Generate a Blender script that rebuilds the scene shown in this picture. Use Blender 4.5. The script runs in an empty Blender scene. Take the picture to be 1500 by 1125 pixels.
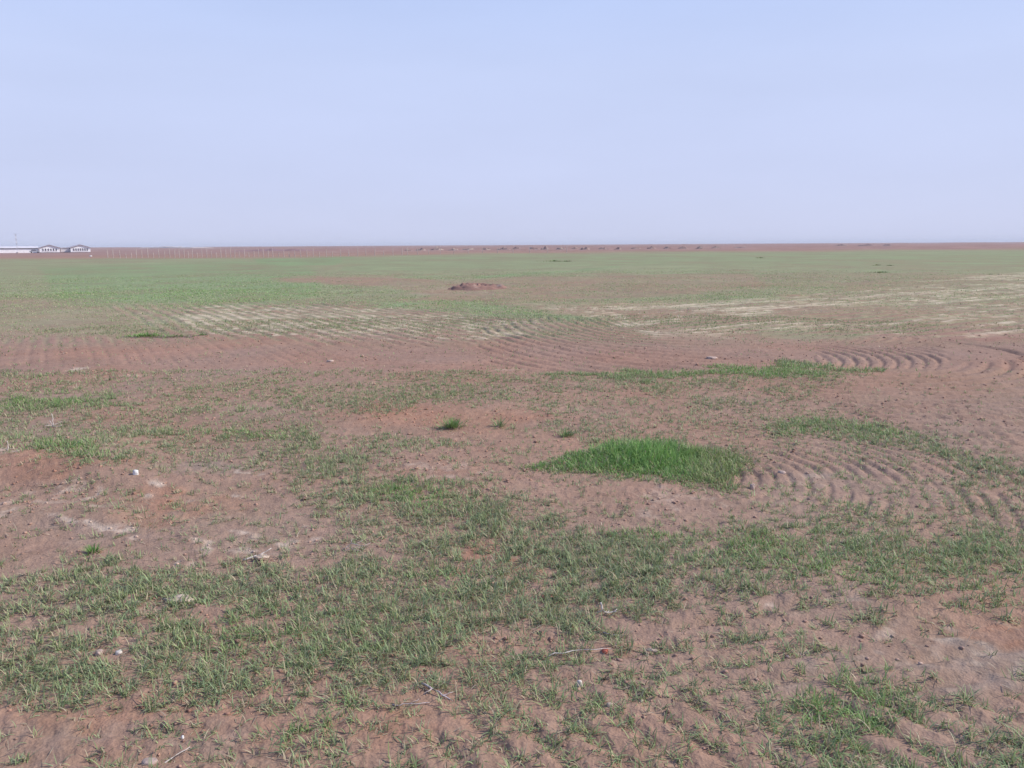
import bpy, math, random
import numpy as np
rng = np.random.default_rng(7)
random.seed(7)
scene = bpy.context.scene
COL = scene.collection
R = math.radians

# ------------------------------------------------------------------ camera model
CH = 1.6            # eye height
FPX = 1150.0        # focal length in photo pixels (photo 1500 x 1125)
HOR = 358.5
PITCH = math.atan((562.5 - HOR) / FPX)
ROLL = R(0.33)
cp, sp = math.cos(PITCH), math.sin(PITCH)
FW = np.array([0, cp, -sp]); U0 = np.array([0, sp, cp]); R0 = np.array([1.0, 0, 0])
RT = math.cos(ROLL) * R0 - math.sin(ROLL) * U0
UP = math.cos(ROLL) * U0 + math.sin(ROLL) * R0

def P(u, v, z=0.0):
    """world point on the level z seen at photo pixel u, v"""
    d = FW * FPX + RT * (u - 750.0) - UP * (v - 562.5)
    t = (z - CH) / d[2]
    return np.array([d[0] * t, d[1] * t])

def UV(x, y):
    d0, d1, d2 = x, y, -CH
    w = np.maximum(d1 * FW[1] + d2 * FW[2], 0.15)
    a = d0 * RT[0] + d1 * RT[1] + d2 * RT[2]
    b = d0 * UP[0] + d1 * UP[1] + d2 * UP[2]
    return 750 + FPX * a / w, 562.5 - FPX * b / w

def lin(r, g, b):
    f = lambda c: (c / 255 / 12.92) if c / 255 <= 0.04045 else ((c / 255 + 0.055) / 1.055) ** 2.4
    return np.array([f(r), f(g), f(b)])

# ------------------------------------------------------------------ noise
def _h(ix, iy, s):
    h = (ix.astype(np.uint32) * np.uint32(374761393)) ^ (iy.astype(np.uint32) * np.uint32(668265263)) ^ np.uint32((s * 974634777 + 1013904223) & 0xffffffff)
    h = (h ^ (h >> np.uint32(13))) * np.uint32(1274126177)
    h = h ^ (h >> np.uint32(16))
    return h.astype(np.float64) / 4294967295.0

def vn(x, y, s=0):
    fx, fy = np.floor(x), np.floor(y)
    ix, iy = fx.astype(np.int64), fy.astype(np.int64)
    tx, ty = x - fx, y - fy
    tx = tx * tx * tx * (tx * (tx * 6 - 15) + 10); ty = ty * ty * ty * (ty * (ty * 6 - 15) + 10)
    a, b = _h(ix, iy, s), _h(ix + 1, iy, s)
    c, d = _h(ix, iy + 1, s), _h(ix + 1, iy + 1, s)
    return (a + (b - a) * tx) * (1 - ty) + (c + (d - c) * tx) * ty

def fbm(x, y, s=0, o=4, g=0.5):
    r, a, t = 0, 1.0, 0
    ca, sa = 0.8, 0.6
    x, y = .829 * x - .559 * y + 3.713 + s * .371, .559 * x + .829 * y - 5.291 + s * .713
    for i in range(o):
        r = r + a * (vn(x, y, s + i * 17) - 0.5); t += a
        x, y = (ca * x - sa * y) * 2.03 + 11.3, (sa * x + ca * y) * 2.03 - 7.7
        a *= g
    return r / t * 2      # about -1..1

def lod(x, y, q=0.1, s=0, sig=0.9):
    """world-fixed noise whose octaves near q * distance dominate; octaves finer than the view resolves drop out"""
    r = np.maximum(np.hypot(x, y), 1.0); out = np.zeros_like(x); tot = np.zeros_like(x)
    l = np.log(q * r); lam = 0.04
    while lam < 700:
        w = np.exp(-((math.log(lam) - l) / sig) ** 2 / 2)
        i = np.nonzero(w > .04)[0]
        if len(i):
            a = lam * 7.1
            out[i] += w[i] * (vn(x[i] / lam * .8 - y[i] / lam * .6 + a, x[i] / lam * .6 + y[i] / lam * .8 - a, s + int(lam * 100) % 91) - .5) * 2
            tot[i] += w[i] ** 2
        lam *= 1.7
    return out / np.sqrt(np.maximum(tot, 1e-6))

def sst(a, b, x):
    t = np.clip((x - a) / (b - a), 0, 1)
    return t * t * (3 - 2 * t)

# ------------------------------------------------------------------ maps of the field (what grows where)
GU0, GV0, GS = -500.0, 352.0, 2.5
gu = np.arange(GU0, 2000, GS); gv = np.arange(GV0, 1350, GS)
MU, MV = np.meshgrid(gu, gv)
_dep = np.clip((MV - 358) / 400, 0.02, 1.6)

def poly(pts, soft=12.0, asp=0.4):
    """soft mask of a polygon; soft = edge width in pixels, scaled with depth"""
    p = np.array(pts, float); p[:, 0] *= asp
    x, y = MU * asp, MV
    inside = np.zeros(x.shape, bool); dist = np.full(x.shape, 1e9)
    n = len(p)
    for i in range(n):
        a, b = p[i], p[(i + 1) % n]
        e = b - a; L = max(e @ e, 1e-9)
        t = np.clip(((x - a[0]) * e[0] + (y - a[1]) * e[1]) / L, 0, 1)
        dist = np.minimum(dist, np.hypot(x - a[0] - e[0] * t, y - a[1] - e[1] * t))
        cr = ((a[1] > y) != (b[1] > y))
        with np.errstate(divide='ignore', invalid='ignore'):
            xx = a[0] + (y - a[1]) * e[0] / (e[1] if e[1] else 1e-9)
        inside ^= cr & (x < xx)
    sd = np.where(inside, -dist, dist)
    w = np.maximum(soft * np.clip(_dep, 0.12, 1), 1.0)
    return sst(1, -1, sd / w)

def ell(u, v, ru, rv, p=1.0):
    d = ((MU - u) / ru) ** 2 + ((MV - v) / rv) ** 2
    return np.exp(-d * p)

def lay(m, pts, val, soft=12.0):
    k = poly(pts, soft)
    m[:] = m * (1 - k) + val * k

# plant density of the young wheat
DEN = np.where(MV > 540, 0.40, .04 + .28 * sst(508, 472, MV)).astype(float)
DEN = np.where((MV > 540) & (MV < 640), 0.34, DEN)
# bare strips
lay(DEN, [(-500, 496), (250, 498), (420, 507), (640, 512), (760, 500), (1000, 487), (1250, 490), (1400, 482), (2000, 480), (2000, 640), (1500, 610), (1350, 560), (1290, 530), (1100, 535), (800, 541), (560, 541), (260, 534), (-500, 530)], 0.07, 24)
lay(DEN, [(1290, 545), (2000, 520), (2000, 720), (1500, 685), (1400, 640), (1300, 600), (1180, 590)], 0.10, 14)
lay(DEN, [(1180, 575), (1300, 560), (1500, 590), (1500, 620), (1330, 605)], 0.16, 14)
lay(DEN, [(480, 590), (600, 583), (780, 600), (830, 640), (760, 660), (640, 640), (520, 650), (480, 620)], 0.10, 14)
lay(DEN, [(980, 625), (1120, 640), (1200, 660), (1330, 680), (1390, 700), (1360, 750), (1180, 765), (1060, 740), (1100, 690), (1000, 650)], 0.30, 18)
lay(DEN, [(520, 660), (640, 650), (800, 655), (790, 690), (900, 712), (1060, 722), (1110, 765), (1010, 770), (880, 752), (760, 715), (640, 705), (540, 690)], 0.16, 16)
lay(DEN, [(-500, 676), (0, 678), (150, 690), (420, 688), (440, 720), (420, 760), (470, 800), (520, 815), (420, 836), (150, 826), (0, 842), (-500, 850)], 0.17, 16)
lay(DEN, [(-500, 1033), (0, 1036), (250, 1036), (420, 1030), (410, 1080), (390, 1200), (-500, 1200)], 0.22, 16)
lay(DEN, [(760, 945), (960, 902), (1180, 872), (1330, 855), (2000, 850), (2000, 1010), (1480, 1000), (1330, 1010), (1180, 1020), (1000, 1020), (850, 985)], 0.40, 22)
lay(DEN, [(1240, 960), (1400, 925), (1500, 905), (1480, 990), (1330, 1012), (1220, 1000)], 0.06, 16)
lay(DEN, [(380, 1090), (560, 1060), (760, 1090), (760, 1200), (380, 1200)], 0.36, 18)
lay(DEN, [(850, 1030), (1050, 1010), (1180, 1010), (1170, 1060), (1000, 1080), (880, 1070)], 0.42, 18)
# green stands
G = [
 ([(-500, 880), (0, 866), (130, 842), (300, 836), (480, 832), (620, 802), (740, 772), (900, 768), (980, 800), (1015, 850), (965, 890), (860, 918), (760, 935), (700, 950), (640, 985), (480, 1008), (400, 1018), (150, 1030), (-500, 1035)], 0.86, 20),
 ([(500, 728), (560, 706), (640, 712), (735, 715), (738, 765), (640, 792), (520, 760)], 0.78, 18),
 ([(470, 770), (600, 770), (700, 770), (620, 800), (480, 815)], 0.45, 16),
 ([(985, 840), (1060, 790), (1140, 765), (1250, 748), (1340, 785), (1480, 770), (2000, 770), (2000, 850), (1400, 858), (1260, 842), (1150, 870), (1000, 906)], 0.76, 20),
 ([(1060, 760), (1200, 758), (1350, 770), (1340, 800), (1180, 800)], 0.55, 16),
 ([(1130, 612), (1200, 610), (1300, 616), (1370, 638), (1400, 668), (1500, 690), (1500, 705), (1420, 704), (1330, 664), (1230, 650), (1150, 628)], 0.86, 9),
 ([(790, 545), (900, 546), (1000, 547), (1150, 535), (1200, 532), (1240, 543), (1300, 542), (1290, 547), (1230, 552), (1190, 556), (1150, 548), (1040, 552), (900, 564), (860, 556)], 0.92, 5),
 ([(1140, 552), (1230, 556), (1220, 568), (1190, 573)], 0.5, 6),
 ([(-500, 583), (0, 585), (140, 584), (215, 596), (130, 606), (-500, 608)], 0.72, 7),
 ([(200, 632), (330, 618), (430, 630), (460, 645), (400, 652), (270, 642)], 0.74, 9),
 ([(130, 612), (260, 612), (250, 632), (150, 628)], 0.42, 9),
 ([(64, 662), (110, 653), (166, 678), (150, 694), (90, 686)], 0.78, 8),
 ([(-500, 618), (0, 620), (30, 622), (20, 634), (-500, 636)], 0.6, 6),
 ([(400, 662), (500, 648), (640, 655), (560, 690), (520, 715), (430, 708)], 0.52, 14),
 ([(270, 600), (700, 560), (760, 580), (560, 600), (380, 615)], 0.38, 12),
 ([(1180, 1030), (1260, 1000), (1330, 1008), (1330, 1060), (1300, 1085), (1340, 1200), (1170, 1200)], 0.86, 14),
 ([(1040, 1066), (1130, 1048), (1170, 1200), (1050, 1200)], 0.55, 14),
 ([(860, 1100), (940, 1090), (960, 1200), (870, 1200)], 0.66, 12),
 ([(1340, 1112), (1500, 1088), (2000, 1080), (2000, 1200), (1350, 1200)], 0.8, 14),
 ([(560, 985), (700, 960), (800, 962), (870, 1000), (890, 1068), (820, 1090), (690, 1080), (600, 1062)], 0.62, 18),
 ([(385, 1050), (440, 1032), (490, 1042), (480, 1070), (400, 1074)], 0.8, 10),
 ([(570, 1080), (660, 1060), (700, 1090), (600, 1110)], 0.55, 12),
 ([(1330, 1060), (1420, 1040), (1500, 1030), (1500, 1060), (1380, 1090)], 0.4, 14),
 ([(1130, 915), (1190, 905), (1200, 930), (1140, 936)], 0.75, 9),
 ([(1240, 915), (1290, 908), (1300, 928), (1250, 934)], 0.7, 9),
 ([(1235, 1005), (1300, 995), (1310, 1012), (1240, 1016)], 0.6, 9),
 ([(1350, 1012), (1390, 1008), (1395, 1030), (1350, 1034)], 0.75, 8),
 ([(1440, 985), (1500, 970), (1500, 1010), (1450, 1012)], 0.55, 10),
]
for pts, val, soft in G:
    lay(DEN, pts, val, soft)
# thin spots inside the big stand
for u, v, ru, rv, k in [(330, 905, 90, 9, .8), (160, 905, 60, 14, .5), (80, 920, 70, 18, .5), (330, 960, 60, 8, .6), (150, 958, 30, 8, .8), (280, 988, 50, 6, .7), (705, 812, 18, 14, .9), (775, 828, 18, 10, .9), (575, 822, 26, 12, .7), (650, 818, 14, 10, .8), (800, 875, 22, 6, .9), (1000, 868, 34, 14, .7), (985, 925, 70, 12, .6), (705, 948, 26, 12, .9), (790, 925, 40, 8, .8), (420, 998, 40, 14, .6), (840, 785, 30, 12, .5), (1250, 880, 34, 14, .8), (1140, 855, 30, 10, .7), (1330, 800, 30, 10, .6), (650, 1060, 60, 18, .6), (560, 930, 40, 8, .4)]:
    DEN *= 1 - k * ell(u, v, ru, rv)
DEN = np.clip(DEN, 0, 1)

# fresh, brighter green places (hue, not shade)
FRESH = np.zeros_like(DEN)
for u, v, ru, rv, k in [(600, 735, 50, 14, .9), (930, 780, 40, 14, .7), (1120, 800, 70, 20, .6), (660, 850, 60, 20, .5), (1060, 547, 240, 10, .9), (1230, 625, 120, 14, .6), (1320, 630, 50, 14, .7), (1260, 1040, 60, 40, .6), (340, 925, 120, 40, .4), (440, 1050, 50, 20, .6), (360, 632, 60, 10, .8), (70, 595, 120, 10, .7), (105, 672, 40, 16, .7), (1210, 840, 60, 24, .5)]:
    FRESH = np.maximum(FRESH, k * ell(u, v, ru, rv))

# greenness of the far field where single plants merge
COV = np.where(MV > 540, 0.10, np.where(MV > 495, 0.04, np.where(MV > 445, 0.42, 0.74))).astype(float)
COV = COV * 1.0
from_v = sst(455, 432, MV); COV = np.where(MV < 510, (0.34 * (1 - from_v) + 0.76 * from_v) * sst(514, 470, MV) + .08, COV)
OLV = np.where(MV < 500, 0.55, 0.5).astype(float)      # 0 fresh green .. 1 olive straw green
lay(OLV, [(60, 392), (350, 382), (460, 392), (470, 430), (420, 446), (250, 447), (80, 447)], 0.08, 24)
lay(OLV, [(370, 378), (520, 376), (490, 388), (380, 390)], 0.0, 10)
lay(OLV, [(520, 438), (700, 442), (830, 458), (910, 470), (840, 475), (740, 463), (560, 450)], 0.2, 14)
lay(OLV, [(690, 405), (905, 390.5), (910, 393), (700, 408)], 0.12, 6)
lay(OLV, [(500, 378), (1500, 367), (1500, 388), (900, 390), (500, 398)], 0.36, 10)
lay(COV, [(380, 409), (470, 403), (570, 404), (670, 414), (560, 420), (430, 414)], 0.24, 16)
lay(COV, [(560, 416), (880, 404), (1100, 402), (1150, 425), (900, 438), (640, 440)], 0.40, 22)
lay(COV, [(1100, 402), (2000, 396), (2000, 440), (1150, 440)], 0.62, 24)
lay(COV, [(-500, 428), (60, 438), (90, 446), (-500, 452)], 0.5, 12)
lay(COV, [(520, 438), (700, 442), (830, 458), (910, 470), (840, 475), (740, 463), (560, 450)], 0.78, 14)
lay(COV, [(690, 405), (905, 390), (910, 394), (700, 409)], 0.95, 8)
lay(COV, [(-500, 450), (200, 450), (280, 484), (-500, 486)], 0.46, 34)

lay(COV, [(1000, 478), (1300, 484), (1230, 502), (1150, 498)], 0.5, 10)
lay(COV, [(660, 462), (850, 470), (900, 485), (790, 500), (700, 492)], 0.42, 10)
# bare margin beyond the field edge
lay(COV, [(-500, 340), (2000, 330), (2000, 362), (1500, 364.5), (1150, 368), (900, 369.5), (700, 371.5), (450, 377), (130, 378.5), (-500, 381)], 0.02, 9)
COV = np.clip(COV, 0, 1)

STR = np.zeros_like(DEN)     # pale straw / stubble
lay(STR, [(210, 450), (330, 446), (560, 452), (700, 462), (820, 482), (720, 500), (560, 497), (420, 494), (290, 490)], 0.75, 14)
lay(STR, [(60, 440), (300, 440), (230, 490), (60, 495)], 0.22, 14)
lay(STR, [(740, 447), (900, 446), (1100, 440), (1250, 428), (1500, 398), (2000, 380), (2000, 478), (1500, 488), (1250, 487), (1040, 478), (900, 470)], 0.62, 16)
lay(STR, [(780, 452), (900, 458), (1120, 448), (1240, 440), (1090, 468), (940, 472)], 1.2, 9)
lay(STR, [(900, 478), (1010, 474), (1100, 486), (1080, 496), (960, 490)], 0.8, 8)
lay(STR, [(1230, 476), (1500, 462), (2000, 460), (2000, 486), (1260, 490)], 0.7, 12)
lay(STR, [(520, 438), (700, 442), (830, 458), (910, 470), (840, 475), (740, 463), (560, 450)], 0.05, 10)
STR = np.maximum(STR, .5 * ell(430, 545, 80, 5)); STR = np.maximum(STR, .4 * ell(620, 425, 120, 8))

PAL = np.zeros_like(DEN)     # pale crusted soil
for u, v, ru, rv, k in [(110, 767, 70, 7, 1.3), (10, 764, 60, 9, .7), (20, 678, 50, 5, 1.), (90, 705, 40, 5, .6), (110, 728, 40, 6, .9), (60, 735, 60, 8, .5), (160, 782, 30, 9, .8), (300, 803, 40, 8, .9), (280, 825, 14, 8, .9), (215, 728, 24, 5, 1.), (340, 750, 20, 6, .8), (360, 693, 45, 4, .9), (380, 778, 30, 6, .7), (420, 785, 30, 8, .8), (1415, 980, 60, 22, .42), (1360, 968, 70, 16, .38), (1180, 940, 50, 6, .6), (1130, 910, 60, 5, .5), (1260, 950, 40, 10, .5), (1260, 880, 40, 8, .5), (1400, 925, 60, 8, .5), (1040, 870, 40, 10, .4), (700, 800, 30, 12, .4), (270, 1110, 60, 10, .3), (640, 700, 120, 20, .35), (980, 735, 90, 14, .4), (1180, 700, 80, 20, .35), (120, 540, 20, 6, .6), (175, 555, 40, 5, .5), (1050, 455, 120, 8, .5), (760, 545, 40, 4, .4), (540, 540, 40, 3, .5), (1040, 380, 300, 4, .1), (1110, 1000, 60, 10, .35), (1290, 590, 100, 12, .25)]:
    PAL = np.maximum(PAL, k * ell(u, v, ru, rv))
RED = np.zeros_like(DEN)     # +1 rusty, -1 grey violet
for u, v, ru, rv, k in [(80, 695, 120, 14, 1.), (250, 745, 90, 14, 1.), (180, 510, 240, 18, .15), (620, 605, 140, 20, .5), (900, 950, 120, 14, .7), (1000, 520, 220, 18, .12), (120, 1050, 200, 14, .5), (700, 815, 18, 14, 1), (775, 830, 20, 12, 1), (1450, 940, 26, 10, .55), (400, 812, 60, 16, .5), (560, 600, 80, 16, .5), (250, 905, 90, 10, .5), (560, 1060, 60, 24, .5), (760, 610, 60, 10, .4),
                         (1400, 980, 70, 26, -1.), (1200, 985, 60, 16, -.6), (150, 700, 120, 10, -.2), (300, 690, 60, 14, -.7), (1440, 640, 120, 50, -.5), (1250, 700, 140, 40, -.3), (1300, 500, 160, 20, -.3), (500, 500, 100, 10, .1), (60, 500, 160, 14, -.2), (100, 780, 100, 12, -.4), (100, 1085, 120, 14, -.5), (330, 1090, 60, 16, -.5), (80, 640, 90, 14, -.4), (980, 560, 60, 14, .3), (1220, 880, 60, 20, -.3)]:
    RED = RED + k * ell(u, v, ru, rv)

_wc = []
def warp_of(x, y):
    for a, b, w1, w2 in _wc:
        if a is x and b is y: return w1, w2
    w1, w2 = lod(x, y, .05, 301), lod(x, y, .05, 305)
    _wc.append((x, y, w1, w2)); del _wc[:-1]
    return w1, w2

def smp(m, x, y, warp=1.0):
    """value of a field map at world x, y with ragged edges"""
    u, v = UV(x, y)
    if warp:
        dep = np.clip((v - 358) / 300, 0.0, 2)
        w1, w2 = warp_of(x, y)
        u = u + warp * 34 * dep * w1; v = v + warp * 13 * dep * w2
    fu = np.clip((u - GU0) / GS, 0, len(gu) - 1.001); fv = np.clip((v - GV0) / GS, 0, len(gv) - 1.001)
    i, j = fv.astype(int), fu.astype(int); a, b = fv - i, fu - j
    return (m[i, j] * (1 - b) + m[i, j + 1] * b) * (1 - a) + (m[i + 1, j] * (1 - b) + m[i + 1, j + 1] * b) * a

# ------------------------------------------------------------------ drill rows
def line_phase(x, y, p0, p1, spacing, wob=0.03, seed=0):
    a, b = P(*p0), P(*p1); d = (b - a) / np.linalg.norm(b - a); n = np.array([-d[1], d[0]])
    s = (x - a[0]) * n[0] + (y - a[1]) * n[1]
    return (s + wob * fbm(x * 0.9, y * 0.9, 500 + seed, 2)) / spacing

def seg_dist(x, y, c0, c1):
    a, b = c0, c1; e = b - a
    t = np.clip(((x - a[0]) * e[0] + (y - a[1]) * e[1]) / (e @ e), 0, 1)
    return np.hypot(x - a[0] - e[0] * t, y - a[1] - e[1] * t)

Z = []      # (mask map, phase function, height amplitude, plant following)
def zone(mask, fn, amp, follow, ragged=1.0): Z.append((np.clip(mask, 0, 1), fn, amp, follow, ragged))
zone(poly([(-500, 835), (480, 835), (620, 800), (760, 780), (760, 930), (640, 1010), (420, 1040), (400, 1300), (-500, 1300)], 30),
     lambda x, y: line_phase(x, y, (60, 1075), (330, 1072), 0.14, .03, 1), 0.009, .45)
zone(poly([(760, 940), (980, 880), (1250, 850), (2000, 820), (2000, 1000), (1330, 1020), (1000, 1010), (820, 1000)], 30),
     lambda x, y: line_phase(x, y, (1093, 967), (1400, 925), 0.16, .03, 2), 0.014, .9)
zone(poly([(480, 1020), (820, 990), (1050, 1015), (1330, 1020), (1700, 1000), (1700, 1300), (420, 1300)], 30),
     lambda x, y: line_phase(x, y, (760, 1055), (825, 1113), 0.14, .03, 3), 0.009, .9)
CB = P(985, 694)
zone(poly([(760, 700), (900, 722), (1060, 716), (1090, 660), (1000, 630), (1120, 590), (1300, 570), (1700, 560), (1700, 800), (1250, 790), (1050, 775), (860, 760)], 30),
     lambda x, y: (seg_dist(x, y, P(860, 690), CB) + .035 * fbm(x * 1.7, y * 1.7, 77, 4, .6)) / 0.115, 0.0105, .7)
C1, C2 = P(1195, 519), P(905, 512)
zone(poly([(1185, 497), (1350, 495), (1378, 506), (1392, 520), (1370, 540), (1290, 541), (1180, 538), (1200, 518)], 8),
     lambda x, y: (x - C1[0] + .27 * (y - C1[1] + .1) ** 2 + .035 * fbm(x * .9, y * .9, 78, 3)) / 0.185, 0.024, .6, .6)
C3 = P(985, 466)
zone(poly([(712, 478), (800, 463), (930, 470), (990, 494), (1150, 508), (1140, 540), (790, 545), (712, 532)], 8),
     lambda x, y: (np.hypot(np.maximum(C3[0] - x, 0) * 1.75, y - C3[1]) + .05 * fbm(x * .8, y * .8, 81, 3)) / 0.37, 0.017, .6, .7)
zone(poly([(1150, 552), (1330, 548), (1500, 520), (1800, 520), (1800, 720), (1480, 690), (1250, 606)], 12),
     lambda x, y: (seg_dist(x, y, C1, C2) + .05 * fbm(x * .8, y * .8, 80, 3)) / 0.24, 0.026, .5, .5)
zone(ell(1450, 520, 60, 34) * 1.6, lambda x, y: np.clip((np.hypot(x - C1[0], y - C1[1]) + .04 * fbm(x, y, 79, 2) - 2.9) / .34, -.5, .5), 0.036, .2, .3)
VP = np.array([-640.0, 1132.0]); VP /= np.linalg.norm(VP)
_pa = P(110, 515)
zone(poly([(-500, 492), (340, 496), (440, 506), (560, 530), (260, 534), (-500, 530)], 8),
     lambda x, y: ((x - _pa[0]) * VP[1] - (y - _pa[1]) * VP[0] + .03 * fbm(x * .7, y * .7, 79, 2)) / 0.20, 0.005, .4)
zone(poly([(150, 446), (560, 440), (860, 466), (760, 502), (560, 510), (420, 505), (250, 494)], 10),
     lambda x, y: line_phase(x, y, (353, 450), (450, 477), 0.30, .07, 6), 0.014, .7)
zone(poly([(740, 444), (1100, 436), (1500, 390), (2000, 380), (2000, 490), (1300, 494), (1000, 486), (880, 470)], 10),
     lambda x, y: line_phase(x, y, (1000, 466), (1250, 449), 0.42, .06, 7), 0.022, .7)
zone(poly([(430, 520), (720, 512), (760, 540), (500, 540)], 8),
     lambda x, y: line_phase(x, y, (500, 530), (720, 528), 0.22, .04, 8), 0.010, .5)

def rows(x, y):
    """height of the ridges and the 0..1 furrow weight of the plants"""
    h = np.zeros_like(x); f = np.ones_like(x); c = np.zeros_like(x); wgt = np.zeros_like(x)
    for m, fn, amp, fol, rgd in Z:
        k = smp(m, x, y, 0.6)
        idx = np.nonzero(k > 0.01)[0]
        if not len(idx): continue
        xx, yy, kk = x[idx], y[idx], k[idx]
        ph = fn(xx, yy)
        cs = np.cos(2 * np.pi * ph)                       # +1 furrow, -1 ridge
        brk = 0.2 + 1.4 * np.clip(1.2 * fbm(xx * 2.6, yy * 2.6, 91, 5, .7) + 0.36, 0, 1)
        brk = brk * rgd + .85 * (1 - rgd)
        h[idx] += -amp * kk * brk * (0.75 * cs + 0.25 * np.cos(4 * np.pi * ph))
        pf = np.clip(0.5 + 0.5 * cs, 0, 1) ** 1.5
        f[idx] *= 1 - kk * fol * (1 - pf * 1.7)
        c[idx] += kk * cs; wgt[idx] += kk
    return h, np.clip(f, 0, 1.7), np.clip(c, -1, 1)

# ------------------------------------------------------------------ ground height
def hgt_broad(x, y):
    r = np.hypot(x, y)
    h = 0.035 * fbm(x / 3.1, y / 3.1, 11, 3) * sst(2, 6, r)
    h = h + 0.10 * fbm(x / 14, y / 14, 15, 2) * sst(12, 30, r) * sst(120, 60, r)
    u, v = UV(x, y)
    front = (y > 1)
    # low bank at the left
    b = sst(724, 690, v + 10 * fbm(x * 1.2, y * 1.2, 21, 3) - (u - 60) * 0.05) * sst(620, 672, v) * sst(330, 120, u)
    h = h + 0.10 * b * front
    l = sst(777, 764, v + 9 * fbm(x * 2.2, y * 2.2, 25, 3)) * sst(735, 760, v) * sst(215, 150, u)
    h = h + 0.035 * l * front
    # low knolls
    for cu, cv, ru, rv, a in [(1080, 850, 200, 40, .03), (640, 690, 200, 40, .03), (1330, 880, 160, 30, .03)]:
        h = h + a * np.exp(-((u - cu) / ru) ** 2 - ((v - cv) / rv) ** 2) * front
    # shallow bowl on the far left where the sheds stand, low rises at the skyline
    az = np.degrees(np.arctan2(x, y))
    h = h - 0.8 * sst(110, 400, r) * sst(1500, 520, r) * sst(-14, -24, az) * (y > 0)
    far = sst(500, 1400, r)
    h = h + far * (0.9 * fbm(az * 0.55, r * 0.0004, 41, 4) + 0.3)
    h = h + sst(150, 260, r) * sst(700, 300, r) * (0.28 * fbm(az * 0.9, r * 0.02, 47, 3) + .05) * sst(-18, -8, az)
    return h

def hgt(x, y, fine=True):
    x = np.atleast_1d(np.asarray(x, float)); y = np.atleast_1d(np.asarray(y, float))
    h = hgt_broad(x, y)
    rh, _, _ = rows(x, y)
    h = h + rh
    if fine:
        r = np.hypot(x, y)
        n = fbm(x * 14, y * 14, 61, 4, .7)
        cl = np.clip(vn(x * 17, y * 17, 65) * vn(x * 31, y * 31, 66) * 2 - .35, 0, 1)
        k = sst(26, 8, r)
        h = h + k * (0.005 * n + 0.007 * cl) + .0034 * sst(14, 5, r) * fbm(x * 38, y * 38, 63, 3, .65) + 0.02 * (1 - k) * sst(90, 30, r) * fbm(x * 3.1, y * 3.1, 67, 2)
    return h

def hz(x, y): return float(hgt([x], [y])[0])

# ------------------------------------------------------------------ materials
def nm(name):
    m = bpy.data.materials.new(name); m.use_nodes = True
    nt = m.node_tree; nt.nodes.clear()
    return m, nt.nodes, nt.links

def mat_soil():
    m, N, L = nm('bare_soil')
    out = N.new('ShaderNodeOutputMaterial'); b = N.new('ShaderNodeBsdfPrincipled')
    b.inputs['Roughness'].default_value = 0.95; b.inputs['Specular IOR Level'].default_value = 0.08
    at = N.new('ShaderNodeAttribute'); at.attribute_name = 'tone'
    geo = N.new('ShaderNodeNewGeometry')
    n1 = N.new('ShaderNodeTexNoise'); n1.inputs['Scale'].default_value = 55; n1.inputs['Detail'].default_value = 6; n1.inputs['Roughness'].default_value = .7
    n2 = N.new('ShaderNodeTexVoronoi'); n2.inputs['Scale'].default_value = 90
    n3 = N.new('ShaderNodeTexNoise'); n3.inputs['Scale'].default_value = 9; n3.inputs['Detail'].default_value = 5
    for n in (n1, n2, n3): L.new(geo.outputs['Position'], n.inputs['Vector'])
    mr = N.new('ShaderNodeMapRange'); mr.inputs['From Min'].default_value = .3; mr.inputs['From Max'].default_value = .7
    mr.inputs['To Min'].default_value = .80; mr.inputs['To Max'].default_value = 1.2
    L.new(n1.outputs['Fac'], mr.inputs['Value'])
    mr3 = N.new('ShaderNodeMapRange'); mr3.inputs['From Min'].default_value = .3; mr3.inputs['From Max'].default_value = .7
    mr3.inputs['To Min'].default_value = .9; mr3.inputs['To Max'].default_value = 1.1
    L.new(n3.outputs['Fac'], mr3.inputs['Value'])
    mm = N.new('ShaderNodeMath'); mm.operation = 'MULTIPLY'; L.new(mr.outputs[0], mm.inputs[0]); L.new(mr3.outputs[0], mm.inputs[1])
    vm = N.new('ShaderNodeVectorMath'); vm.operation = 'SCALE'
    L.new(at.outputs['Color'], vm.inputs[0]); L.new(mm.outputs[0], vm.inputs['Scale'])
    L.new(vm.outputs[0], b.inputs['Base Color'])
    ad = N.new('ShaderNodeMath'); ad.operation = 'MULTIPLY_ADD'; ad.inputs[1].default_value = .6
    L.new(n2.outputs['Distance'], ad.inputs[0]); L.new(n1.outputs['Fac'], ad.inputs[2])
    bp = N.new('ShaderNodeBump'); bp.inputs['Strength'].default_value = .55; bp.inputs['Distance'].default_value = .008
    L.new(ad.outputs[0], bp.inputs['Height']); L.new(bp.outputs[0], b.inputs['Normal'])
    L.new(b.outputs[0], out.inputs[0])
    return m

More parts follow.
